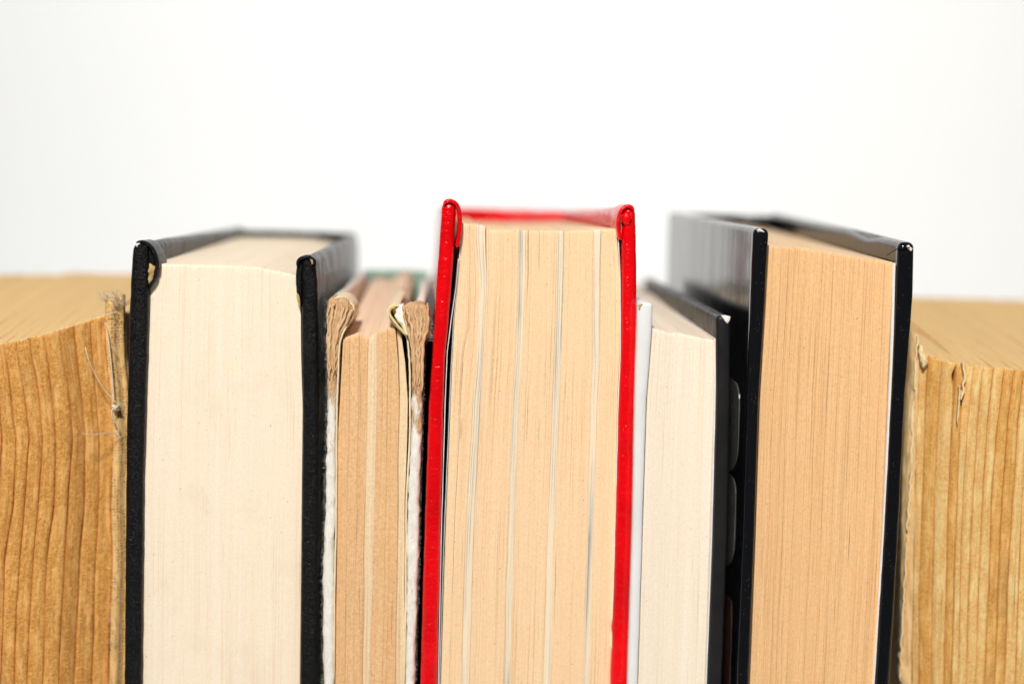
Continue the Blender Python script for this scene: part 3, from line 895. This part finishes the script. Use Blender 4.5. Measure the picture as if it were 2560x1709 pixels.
# ------------------------------------------------------------------ slim book with one white and one black cover
def white_black_book():
    b = Book('hardback_book', 'slim ivory-paged hardback with one white cover and one dull black cover', 'book', 26.4, -0.8, 1.1, 141)
    lo = b.line([(1595, 762), (1588, 1000), (1582, 1350), (1570, 1709)], 0)
    li = b.line([(1633, 770), (1629, 850), (1617, 1000), (1606, 1350), (1595, 1709)], 0)
    zt = b.at(1612, 757, 0)[1]
    zb = b.at(1500, 690, b.D)[1]
    o = board(b, 'cover_board', M['white_cover'], lo, li, zt, zb, r=0.0010, wob=0.00005, wf=300, seed=81, toproll=0.0008)
    o['label'] = 'white cover board'
    ri = b.line([(1791, 800), (1792, 1000), (1783, 1350), (1769, 1709)], 0)
    ro = b.line([(1827, 800), (1826, 1000), (1819, 1350), (1806, 1709)], 0)
    zt2 = b.at(1810, 790, 0)[1]
    zb2 = b.at(1634, 695, b.D)[1]
    o = board(b, 'cover_board', M['matt_black'], ri, ro, zt2, zb2, r=0.0010, wob=0.00004, wf=300, seed=82, toproll=0.0008)
    o['label'] = 'dull black cover board'
    spine(b, 'spine', M['white_cover'], lo(zt) + 0.0005, ro(zt2) - 0.0005, (zb + zb2) / 2 - 0.001, bulge=0.003)
    yf = 0.0016
    pl = b.line([(1632, 821), (1629, 850), (1617, 1000), (1606, 1350), (1595, 1709)], yf)
    pr = b.line([(1786, 850), (1784, 1000), (1774, 1350), (1761, 1709)], yf)
    tp = b.top([(1620, 818), (1632, 821), (1662, 828), (1668, 833), (1700, 834), (1730, 840), (1760, 847), (1787, 851)], yf)
    leaves(b, 'page_block', M['ivory'], pl, pr, tp, yf, zback=b.at(1560, 712, b.D - 0.003)[1] - b.at(1700, 834, yf)[1], concave=0.0008, rough=0.00005, toprough=0.00022, seed=83)
    zt3 = b.at(1788, 848, yf)[1]
    sheet(b, 'endpaper', M['pink_endpaper'], lambda z: pr(z) + 0.00008, 0.00014, zt3, yf, b.D - 0.004, zback=0.0015, seed=84)
    sheet(b, 'endpaper', M['endpaper'], b.line([(1789, 845), (1788, 1000), (1779, 1350), (1766, 1709)], yf - 0.0003), 0.00024, zt3 + 0.0002, yf - 0.0003, b.D - 0.004, zback=0.0015, seed=85)
    lump(b, 'rubbed_corner', M['white_wear'], [(1803, 789), (1815, 788), (1826, 791), (1825, 800), (1819, 809), (1813, 803), (1808, 797)], 0.0, 0.0012, 0.0002, 0.00012, seed=86)
    lump(b, 'bared_board', M['chip'], [(1596, 764), (1600, 759), (1607, 760), (1604, 763), (1601, 766), (1599, 774), (1597, 772)], 0.0, 0.0010, 0.0002, 0.0002, seed=87)


# ------------------------------------------------------------------ glossy black hardback with salmon pages
def gloss_hardback():
    b = Book('hardback_book', 'thick glossy black laminated hardback with salmon-brown pages and white endpaper', 'book', 50.0, -1.4, 0.56, 146)
    lo = b.line([(1884, 590), (1876, 800), (1868, 1000), (1856, 1350), (1840, 1709)], 0)
    li = b.line([(1922, 600), (1912, 800), (1899, 1000), (1888, 1350), (1874, 1709)], 0)
    zt = b.at(1900, 570, 0)[1]
    zb = b.at(1690, 530, b.D)[1]
    board(b, 'cover_board', M['gloss_black'], lo, li, zt, zb, r=0.0012, wob=0.00006, wf=240, seed=91, toproll=0.0012, thin_l=lambda z: lo(z) - 0.0010, thin_at=0.036)
    ri = b.line([(2247, 620), (2243, 700), (2237, 850), (2230, 1000), (2212, 1350), (2189, 1709)], 0)
    ro = b.line([(2287, 620), (2284, 750), (2272, 900), (2264, 1000), (2247, 1350), (2226, 1709)], 0)
    zt2 = b.at(2268, 605, 0)[1]
    zb2 = b.at(1950, 533, b.D)[1]

    def dent(x, y, z):
        if z > zt2 - 0.004:
            z -= 0.0009 * math.exp(-((y - 0.030) / 0.006) ** 2) * (z - zt2 + 0.004) / 0.004
            z += 0.0006 * math.exp(-((y - 0.042) / 0.004) ** 2) * (z - zt2 + 0.004) / 0.004
        return x, y, z
    board(b, 'cover_board', M['gloss_black'], ri, ro, zt2, zb2, r=0.0012, wob=0.00007, wf=240, seed=92, toproll=0.0012, dent=dent)
    spine(b, 'spine', M['gloss_black'], lo(zt) + 0.0006, ro(zt2) - 0.0006, (zb + zb2) / 2 - 0.0006, bulge=0.003)
    yf = 0.0016
    pl = b.line([(1923, 612), (1913, 800), (1900, 1000), (1889, 1350), (1875, 1709)], yf)
    pr = b.line([(2233, 655), (2227, 800), (2219, 1000), (2203, 1350), (2183, 1709)], yf)
    tp = b.top([(1915, 613), (1923, 614), (1985, 619), (2040, 625), (2100, 636), (2160, 646), (2235, 656)], yf)
    fr = [0.0, 0.045, 0.105, 0.165, 0.215, 0.30, 0.375, 0.44, 0.53, 0.61, 0.69, 0.78, 0.86, 0.935, 1.0]
    rnd = random.Random(3)
    for i in range(len(fr) - 1):
        def bl(z, t=fr[i], k=i):
            return pl(z) + (pr(z) - pl(z)) * t + (0.00012 * nz3(z * 90, k * 2.7, 1.5) if k > 0 else 0) + (0.000008 if k else 0)
        def br(z, t=fr[i + 1], k=i + 1):
            return pl(z) + (pr(z) - pl(z)) * t + (0.00012 * nz3(z * 90, k * 2.7, 1.5) if k < len(fr) - 1 else 0) - 0.000004
        leaves(b, 'page_section', M['salmon'], bl, br, tp, yf + rnd.uniform(0, 0.00012), zback=b.at(1860, 555, b.D - 0.003)[1] - b.at(2060, 629, yf)[1], rough=0.00018, toprough=0.00025, seed=100 + i, concave=0.0008, span=(fr[i], fr[i + 1]), mat_top=M['salmon_top'])
    zt3 = b.at(2236, 657, yf)[1]
    sheet(b, 'endpaper', M['endpaper'], b.line([(2237, 660), (2232, 850), (2226, 1000), (2209, 1350), (2186, 1709)], 0.001), 0.00045, zt3, 0.0010, b.D - 0.004, zback=-0.0005, seed=93)
    # rubbed corners
    lump(b, 'rubbed_corner', M['white_wear'], [(1891, 574), (1900, 571), (1906, 575), (1912, 582), (1903, 579), (1895, 578)], 0.0001, 0.0008, 0.00015, 0.0002, seed=94)
    lump(b, 'rubbed_corner', M['white_wear'], [(2264, 614), (2272, 613), (2281, 622), (2278, 628), (2270, 621)], 0.0001, 0.0008, 0.00015, 0.0002, seed=95)
    x0, z0 = b.at(2222, 640, 0.002)
    x1, z1 = b.at(2246, 622, -0.0006)
    x2, z2 = b.at(2276, 618, -0.0006)
    tubes(b, 'laminate_thread', M['gloss_black'], [smooth_path([(x0, 0.004, z0), (x1, 0.0, z1), (x2, -0.0004, z2)], 8)], 0.00012)
    # shapes printed on the outer face of the front cover, seen between the two black covers
    def print_(name, mat, y_u, outline):
        V = []
        for (u, v) in outline:
            # where the sight line meets the outer face of the left board
            d = RT * (u - W_PX / 2) / F_PX - UP * (v - H_PX / 2) / F_PX + fw
            t = 0.30
            for _ in range(30):
                P = C + d * t - b.o
                lx, ly, lz = P @ b.ax, P @ b.ay, P[2]
                k_ = min(max(ly / 0.036, 0), 1)
                face = lo(lz) - 0.0010 * k_ * k_ * (3 - 2 * k_) - 0.00012
                gap = face - lx
                t += gap / (d @ b.ax)
            P = C + d * t - b.o
            V.append((float(P @ b.ax), float(P @ b.ay), float(P[2])))
        n = len(V)
        V2 = V + [(x + 0.0002, y, z) for x, y, z in V]
        F = [tuple(range(n)), tuple(reversed(range(n, 2 * n)))] + [(i, (i + 1) % n, n + (i + 1) % n, n + i) for i in range(n)]
        return mesh_obj(name, V2, F, mat, b.e, smooth=False)

    def blob(ul, ur, v0, v1, du):
        pts = []
        for k in range(25):
            t = k / 24
            v = v0 + (v1 - v0) * t
            w = (1 - abs(2 * t - 1) ** 5) ** 0.55
            pts.append((ul + (ur - ul) * w + du * t, v))
        return pts + [(ul + du - 3, v1), (ul - 3, v0)]
    print_('cover_print', M['grey_print'], 0, blob(1826, 1849, 946, 1180, -6))
    print_('cover_print', M['grey_print'], 0, blob(1820, 1841, 1184, 1420, -8))
    print_('cover_print', M['brown_print'], 0, [(1812, 1484), (1818, 1490), (1828, 1502), (1828, 1560), (1826, 1640), (1823, 1709), (1806, 1709), (1808, 1600)])


# ------------------------------------------------------------------ coverless books with bare rounded spines
def coverless(name, label, x, y, yaw, depth, mat, bnd, topf, topb, yfun, yb_l, side, seed):
    b = Book(name, label, 'book', x, y, yaw, depth)
    lines = []
    for i, pts in enumerate(bnd):
        q = b.at(pts[0][0], pts[0][1], 0)[0]
        yy = yfun(q)
        lines.append(b.line(pts, yy))
    return b, lines


def signature(b, mat, xl, xr, yf, ztop, zback, seed, round_d=0.0022, rough=0.00010, fray=0.0003, topf=None):
    """one folded gathering of leaves: rounded fold to the viewer, flat sides running back"""
    rows = zrows(0.0, ztop, 0.0012)
    lev = [(z, 0) for z in rows] + [(ztop - 0.0006, 0.0), (ztop - 0.0002, 0.00008), (ztop - 0.00003, 0.00025)]
    NA = 12
    ybs = [0.004, 0.010, 0.020, 0.04, 0.07, 0.10]
    V, UV, F = [], [], []
    wid = xr(0.14) - xl(0.14)
    for z, ins in lev:
        a, c = xl(z), xr(z)
        mid, hf = (a + c) / 2, (c - a) / 2 - 0.00003
        ring = []
        for k in range(NA + 1):
            s = -1 + 2 * k / NA
            rd = round_d * (0.75 + 0.7 * nz3(z * 55, seed * 2.3 + (0.5 if s > 0 else 0), 4.2))
            dy = min(round_d, rd * (1 - math.sqrt(max(0, 1 - (abs(s) ** 2.6)))))
            ring.append((s, dy))
        for yy in ybs:
            ring.append((1.0, round_d + yy))
        ring.append((1.0, b.D))
        ring.append((-1.0, b.D))
        for yy in reversed(ybs):
            ring.append((-1.0, round_d + yy))
        for i, (s, dy) in enumerate(ring):
            x = mid + s * hf
            ybase = yf(x, z)
            y = (ybase + dy + ins if dy < b.D - 0.0001 else b.D)
            n1 = nz3(s * wid * 900 + seed * 5, z * 70, seed) + 0.6 * nz3(s * wid * 2200, z * 300, seed + 3)
            if dy <= round_d:
                y += rough * n1
                y += 0.00018 * nz3(z * 120, seed * 1.7, 3.3)
            k = max(0, min(1, dy / b.D))
            zt = ztop + (zback - ztop) * k + fray * 0.6 * nz3(x * 1500, dy * 60, seed)
            if topf:
                zt += (topf(x) - ztop) * max(0, 1 - k * 3)
            V.append((x, y, z * zt / ztop))
            UV.append((s * wid * 500 + seed * 17.0 if dy <= round_d * 1.01 else (s * wid * 500 + seed * 17.0), z * 1000 + dy * 1000 * 0.6))
    n = len(ring)
    for j in range(len(lev) - 1):
        for i in range(n):
            F.append((j * n + i, j * n + (i + 1) % n, (j + 1) * n + (i + 1) % n, (j + 1) * n + i))
    # top as its own finely divided cut surface
    b0 = (len(lev) - 1) * n
    right = [b0 + i for i in range(NA // 2, NA + len(ybs) + 2)]
    left = [b0 + NA // 2] + [b0 + i for i in range(NA // 2 - 1, -1, -1)] + [b0 + i for i in range(n - 1, NA + len(ybs) + 1, -1)]
    NX = 8
    tv = []
    for j in range(1, len(right)):
        L_, R_ = V[left[j]], V[right[j]]
        row = [left[j]]
        for k in range(1, NX):
            t = k / NX
            p = [L_[d] + (R_[d] - L_[d]) * t for d in range(3)]
            p[2] += fray * 0.7 * nz3(p[0] * 4000, p[1] * 40, seed) + 0.00006
            row.append(len(V))
            V.append(tuple(p))
            UV.append(((t - 0.5) * wid * 1000 + seed * 17.0, p[2] * 1000 + p[1] * 600))
        row.append(right[j])
        tv.append(row)
    nside = len(F)
    F.append(tuple([left[0]] + tv[0][::-1]))
    for j in range(len(tv) - 1):
        for k in range(NX):
            F.append((tv[j][k], tv[j][k + 1], tv[j + 1][k + 1], tv[j + 1][k]))
    F.append(tuple(reversed(range(n))))
    o = mesh_obj('signature', V, F, mat, b.e, UV)
    o.data.materials.append(M['aged_top'])
    for pl in o.data.polygons:
        if nside <= pl.index < len(F) - 1:
            pl.material_index = 1
    return o


def left_coverless():
    b = Book('coverless_book', 'thick coverless amber book with bare stitched spine and frayed threads', 'book', -136.5, -2.0, 8.5, 150)
    xr_edge = b.at(264, 800, 0.006)[0]

    def yf(x, z):
        t = (xr_edge - x) / 0.024        # 0 at the joint, 1 at mid spine
        t = max(0.0, t)
        return 0.006 - 0.0055 * (1 - max(0, 1 - min(t, 1)) ** 2.0) + 0.004 * max(0, t - 1) ** 2
    u1100 = [-69, -33, 3, 37, 71, 105, 142, 181, 214, 249, 282]
    nb = len(u1100)
    lines = []
    for i in range(nb):
        yy = yf(b.at(u1100[i], 1100, 0.004)[0], 0)
        e = min(1.0, (nb - 1 - i) / 3)
        w = 3.0 * math.sin(i * 2.4)
        lines.append(b.line([(u1100[i] - 19 - 14 * e, 830), (u1100[i] - 14 - 10 * e + w, 900), (u1100[i] - 7 - 5 * e, 980), (u1100[i], 1100), (u1100[i] - 5 * e - 2 + w, 1260), (u1100[i] - 17 * e - 4 - w, 1400), (u1100[i] - 24 * e - 7, 1560), (u1100[i] - 26 * e - 10, 1709)], yy))
    # signatures beyond the frame complete the book to its other joint
    ext = []
    for k in range(9, 0, -1):
        ext.append(lambda z, k=k: lines[0](z) - k * 0.0030)
    all_l = ext + lines
    topf = b.top([(-160, 868), (-60, 866), (0, 857), (60, 846), (136, 828), (200, 808), (264, 790)], 0.006)
    for i in range(len(all_l) - 1):
        def wob(i):
            return lambda z: 0.00040 * nz3(z * 40, i * 1.3, 7.7) + 0.00012 * nz3(z * 160, i * 1.3, 1.7)
        a, c = all_l[i], all_l[i + 1]
        wa, wc = wob(i), wob(i + 1)
        xm = (a(0.17) + c(0.17)) / 2
        zt = topf(xm) + 0.0002 * nz3(i * 3.3, 1, 1)
        zb = b.at(160, 680, b.D + 0.005)[1] + 0.0002 * nz3(i * 2.3, 4, 1) - (0.0008 if i < 8 else 0)
        signature(b, M['tan' if nz3(i * 4.7, 2, 8) > -0.12 else 'tan_dark'], lambda z, a=a, w=wa: a(z) + w(z), lambda z, c=c, w=wc: c(z) + w(z), yf, zt, zb, 200 + i, round_d=(0.0007 + 0.0003 * nz3(i * 1.9, 3, 3)) if i < len(all_l) - 3 else 0.0006, rough=0.00020, topf=topf, fray=0.0007)
    # joint: mull cloth glued down the shoulder, standing up frayed above the leaves
    last = all_l[-1]
    xin = lambda z: last(z) + 0.00008
    x_end = b.at(312, 900, 0.008)[0]
    xout = lambda z: last(z) + 0.0037
    zt = b.at(290, 742, 0.0055)[1]
    V, UV, F = [], [], []
    NXm, rowsz = 14, zrows(0.0, zt, 0.0007) + [zt]
    for back in (0, 1):
        for z in rowsz:
            for i in range(NXm + 1):
                t = i / NXm
                x = xin(z) + (xout(z) - xin(z)) * t
                y = 0.0057 + 0.0015 * t - 0.0010 * math.sin(math.pi * min(1, t * 1.4)) + 0.00016 * nz3(t * 3, z * 200, 3) + 0.00008 * nz3(t * 9, z * 700, 5) + back * 0.004
                zz_ = z
                if z > zt - 0.004:
                    zz_ = z + (0.0009 * nz3(t * 7, 2, 2) - 0.0006 * (1 - t)) * (z - zt + 0.004) / 0.004
                V.append((x, y, zz_))
                UV.append((t * 3.7, z * 1000))
    n = NXm + 1
    R_ = len(rowsz)
    for back in (0, 1):
        o0 = back * R_ * n
        for j in range(R_ - 1):
            for i in range(NXm):
                F.append((o0 + j * n + i, o0 + j * n + i + 1, o0 + (j + 1) * n + i + 1, o0 + (j + 1) * n + i))
    for j in range(R_ - 1):
        for e in (0, NXm):
            F.append((j * n + e, (j + 1) * n + e, R_ * n + (j + 1) * n + e, R_ * n + j * n + e))
    for i in range(NXm):
        for j in (0, R_ - 1):
            F.append((j * n + i, j * n + i + 1, R_ * n + j * n + i + 1, R_ * n + j * n + i))
    mesh_obj('mull_cloth', V, F, M['mull'], b.e, UV)
    # outermost leaves behind the cloth
    xo2 = lambda z: xout(z) + 0.0002
    board(b, 'outer_leaves', M['old_cover'], lambda z: xin(z) + 0.0004, xo2, zt - 0.004, b.at(321, 694, b.D)[1], y0=0.0097, y1=b.D, r=0.0008, wob=0.0001, seed=9)

    def P(u, v, y):
        y -= 0.0048
        x, z = b.at(u, v, y)
        return (x, y, z)
    lump(b, 'thread_knot', M['thread'], [(278, 1012), (286, 1010), (296, 1016), (300, 1024), (292, 1028), (282, 1024)], 0.0037, 0.0015, 0.0005, 0.0003, seed=14)
    tubes(b, 'binding_thread', M['thread'], [smooth_path([P(213, 866, 0.0066), P(222, 900, 0.0060), P(238, 935, 0.0064), P(262, 975, 0.0070), P(290, 1005, 0.0076), P(306, 1018, 0.0086)])], 0.00011)
    tubes(b, 'binding_thread', M['thread'], [smooth_path([P(262, 805, 0.0086), P(270, 840, 0.0085), P(277, 900, 0.0083), P(282, 960, 0.0083), P(285, 1005, 0.0083)])], 0.00017)
    tubes(b, 'binding_thread', M['thread'], [smooth_path([P(300, 1012, 0.0080), P(286, 1018, 0.0072), P(279, 1030, 0.0072), P(283, 1046, 0.0075), P(293, 1060, 0.0080), P(298, 1080, 0.0085)])], 0.00017)
    tubes(b, 'binding_thread', M['thread'], [smooth_path([P(206, 1083, 0.0030), P(225, 1086, 0.0036), P(250, 1084, 0.0050), P(275, 1081, 0.0068), P(300, 1083, 0.0086)])], 0.00010)
    tubes(b, 'binding_thread', M['thread'], [smooth_path([P(240, 787, 0.0080), P(262, 785, 0.0085), P(275, 784, 0.0088), P(292, 780, 0.0090), P(306, 786, 0.0095)])], 0.00009)
    rnd = random.Random(12)
    ps = []
    for k in range(90):
        u, v = rnd.uniform(250, 318), rnd.uniform(735, 765)
        if u < 268:
            v = rnd.uniform(735, 752)
        base = P(rnd.uniform(268, 318), rnd.uniform(748, 772), 0.0095 + rnd.uniform(0, 0.004))
        tip = P(u + rnd.uniform(-18, 4), v - rnd.uniform(0, 18), 0.0085 + rnd.uniform(-0.001, 0.005))
        mid = tuple((base[d] + tip[d]) / 2 + rnd.uniform(-0.0005, 0.0005) for d in range(3))
        ps.append(smooth_path([base, mid, tip], 3))
    for k in range(70):
        v = rnd.uniform(770, 1700)
        u = 282 - abs(v - 1080) * 0.02 + rnd.uniform(-3, 26)
        a = P(u, v, 0.0095)
        ps.append(smooth_path([a, (a[0] + rnd.uniform(-0.0008, 0.0008), a[1] - 0.0006, a[2] + rnd.uniform(-0.0006, 0.0006)), (a[0] + rnd.uniform(-0.0016, 0.0012), a[1] - rnd.uniform(0, 0.0008), a[2] + rnd.uniform(-0.0014, 0.0014))], 3))
    tubes(b, 'frayed_fibres', M['thread'], ps, 0.00004, sides=3, stuff=True)


def right_coverless():
    b = Book('coverless_book', 'thick coverless straw-coloured book with ridged bare spine and a torn white seam', 'book', 86.0, 7.0, -6.0, 150)
    xl_edge = b.at(2300, 950, 0.006)[0]

    def yf(x, z):
        t = max(0.0, (x - xl_edge) / 0.020)
        return 0.0075 - 0.0055 * (1 - max(0, 1 - min(t, 1)) ** 2.0) + 0.004 * max(0, t - 1) ** 2
    u950 = [2297, 2317, 2352, 2388, 2410, 2431, 2456, 2482, 2508, 2534, 2559, 2585, 2611]
    sh = [-31, -31, -30, -29, -28, -27, -26, -25, -24, -23, -22, -22, -22]
    lines = []
    for i, u in enumerate(u950):
        yy = yf(b.at(u, 950, 0.004)[0], 0)
        q = 0.4 + 0.6 * min(1.0, i / 8)
        lines.append(b.line([(u + 9 * q, 890), (u, 950), (u - 13 * q, 1060), (u - 27 * q + 2 * math.sin(i * 2.1), 1250), (u - 37 * q - 2 * math.sin(i * 1.4), 1470), (u - 46 * q, 1709)], yy))
    for k in range(1, 15):
        lines.append(lambda z, k=k: lines[12](z) + 0.0024 * k)
    topf = b.top([(2285, 868), (2317, 890), (2352, 901), (2406, 912), (2480, 919), (2560, 925), (2640, 930)], 0.003)
    zbk = b.at(2420, 744, b.D + 0.006)[1]
    for i in range(len(lines) - 1):
        a, c = lines[i], lines[i + 1]
        wa = lambda z, i=i: 0.00012 * nz3(z * 45, i * 1.3, 17.7) + 0.00005 * nz3(z * 200, i * 1.3, 1.7)
        wc = lambda z, i=i + 1: 0.00012 * nz3(z * 45, i * 1.3, 17.7) + 0.00005 * nz3(z * 200, i * 1.3, 1.7)
        if i == 2:
            zA, zB = b.at(2393, 940, 0.003)[1], b.at(2398, 1000, 0.003)[1]
            wc = lambda z, f_=wc: f_(z) - 0.00075 * math.exp(-((z - zA) / 0.0013) ** 2)
        if i == 3:
            zA, zB = b.at(2393, 940, 0.003)[1], b.at(2402, 985, 0.003)[1]
            wc = lambda z, f_=wc: f_(z) - 0.0006 * math.exp(-((z - zB) / 0.0022) ** 2)
        xm = (a(0.17) + c(0.17)) / 2
        zt = topf(xm) + 0.0002 * nz3(i * 3.3, 1, 21)
        signature(b, M['straw' if nz3(i * 4.7, 2, 3) > -0.1 else 'straw_dark'], lambda z, a=a, w=wa: a(z) + w(z), lambda z, c=c, w=wc: c(z) + w(z), yf, zt, zbk + 0.0002 * nz3(i * 2.3, 4, 21) + (0.0012 if 4 <= i <= 7 else 0),
                  300 + i, round_d=0.0005 if i < 2 else 0.00062 + 0.0003 * nz3(i * 1.9, 3, 9), rough=0.00018, topf=topf, fray=0.0006)
    # shoulder of glue-stiffened lining beside the black cover, ragged at its top
    first = lines[0]
    xo = lambda z: first(z) - 0.00006
    zt = b.at(2282, 822, 0.007)[1]
    V, UV, F = [], [], []
    NX = 12
    rowsz = zrows(0.0, zt, 0.0007) + [zt]
    for back in (0, 1):
        for z in rowsz:
            for i in range(NX + 1):
                t = i / NX
                wl = 0.0026 - 0.0007 * max(0, (zt - 0.008 - z) / 0.1)
                x = xo(z) - wl * (1 - t)
                y = 0.0072 + 0.0022 * (1 - t) ** 2 + 0.0006 * nz3(t * 2.5, z * 160, 33) + 0.0004 * nz3(t * 8, z * 500, 35) + back * 0.004
                zz_ = z
                if z > zt - 0.008:
                    k = (z - zt + 0.008) / 0.008
                    zz_ = z - k * (0.0050 * max(0, t - 0.35) ** 1.2 * 1.6 - 0.0012 * nz3(t * 6, 1, 4))
                V.append((x, y, zz_))
                UV.append((t * 2.6, z * 1000))
    n, R_ = NX + 1, len(rowsz)
    for back in (0, 1):
        o0 = back * R_ * n
        for j in range(R_ - 1):
            for i in range(NX):
                F.append((o0 + j * n + i, o0 + j * n + i + 1, o0 + (j + 1) * n + i + 1, o0 + (j + 1) * n + i))
    for j in range(R_ - 1):
        for e in (0, NX):
            F.append((j * n + e, (j + 1) * n + e, R_ * n + (j + 1) * n + e, R_ * n + j * n + e))
    for i in range(NX):
        for j in (0, R_ - 1):
            F.append((j * n + i, j * n + i + 1, R_ * n + j * n + i + 1, R_ * n + j * n + i))
    mesh_obj('spine_lining', V, F, M['old_cover'], b.e, UV)
    # torn strips of pale paper left along the lining
    def strip(v0, v1, th, seed):
        rnd = random.Random(seed)
        pts, v = [], v0
        while v < v1:
            pts.append((float(np.interp(v, [830, 950, 1200, 1450, 1709], [2296, 2287, 2276, 2262, 2250])) + rnd.uniform(-1.6, 1.6), v))
            v += rnd.uniform(14, 34)
        fold(b, 'paper_strip', M['torn_paper'], pts, th, 0.0066 + rnd.uniform(0, 0.0006), 0.010, seed=seed, wob=0.00025)
    strip(838, 985, 0.0005, 50)
    strip(1003, 1180, 0.0006, 51)
    strip(1176, 1330, 0.0005, 52)
    strip(1338, 1720, 0.0004, 53)
    # torn seam: slips of paper curling out of the opened fold
    fold(b, 'torn_seam', M['torn_paper'], [(2407, 906), (2410, 920), (2413, 940), (2408, 962), (2409, 978), (2402, 1000)], 0.00045, 0.0022, 0.0045, seed=70, wob=0.0002)
    fold(b, 'torn_seam', M['torn_paper'], [(2401, 965), (2399, 990), (2397, 1020), (2394, 1060)], 0.00032, 0.0024, 0.0045, seed=71, wob=0.00015)
    lump(b, 'torn_seam', M['torn_paper'], [(2321, 905), (2314, 890), (2306, 866), (2300, 862), (2296, 880), (2300, 905), (2308, 922)], 0.0055, 0.002, 0.0005, 0.0004, seed=71)


left_coverless()
black_hardback()
worn_book()
red_hardback()
white_black_book()
gloss_hardback()
right_coverless()

# wear, folds and print belong to the cover board they sit on
SUB = ('corner_fold', 'rubbed_corner', 'bared_board', 'cover_print', 'board_layer', 'torn_facing', 'laminate_thread', 'cover_cloth')


def mean_x(o):
    v = o.data.vertices
    z_hi = max(p.co.z for p in v) - 0.03
    q = [p.co.x for p in v if p.co.z > z_hi and p.co.y < 0.02] or [p.co.x for p in v]
    return sum(q) / len(q)


for root in [o for o in bpy.data.objects if o.parent is None and o.type == 'EMPTY']:
    kids = list(root.children)
    boards = [k for k in kids if k.name.split('.')[0] == 'cover_board']
    if not boards:
        continue
    bx_ = [mean_x(k) for k in boards]
    for k in kids:
        if k.name.split('.')[0] in SUB:
            x = mean_x(k)
            k.parent = boards[min(range(len(boards)), key=lambda i: abs(bx_[i] - x))]
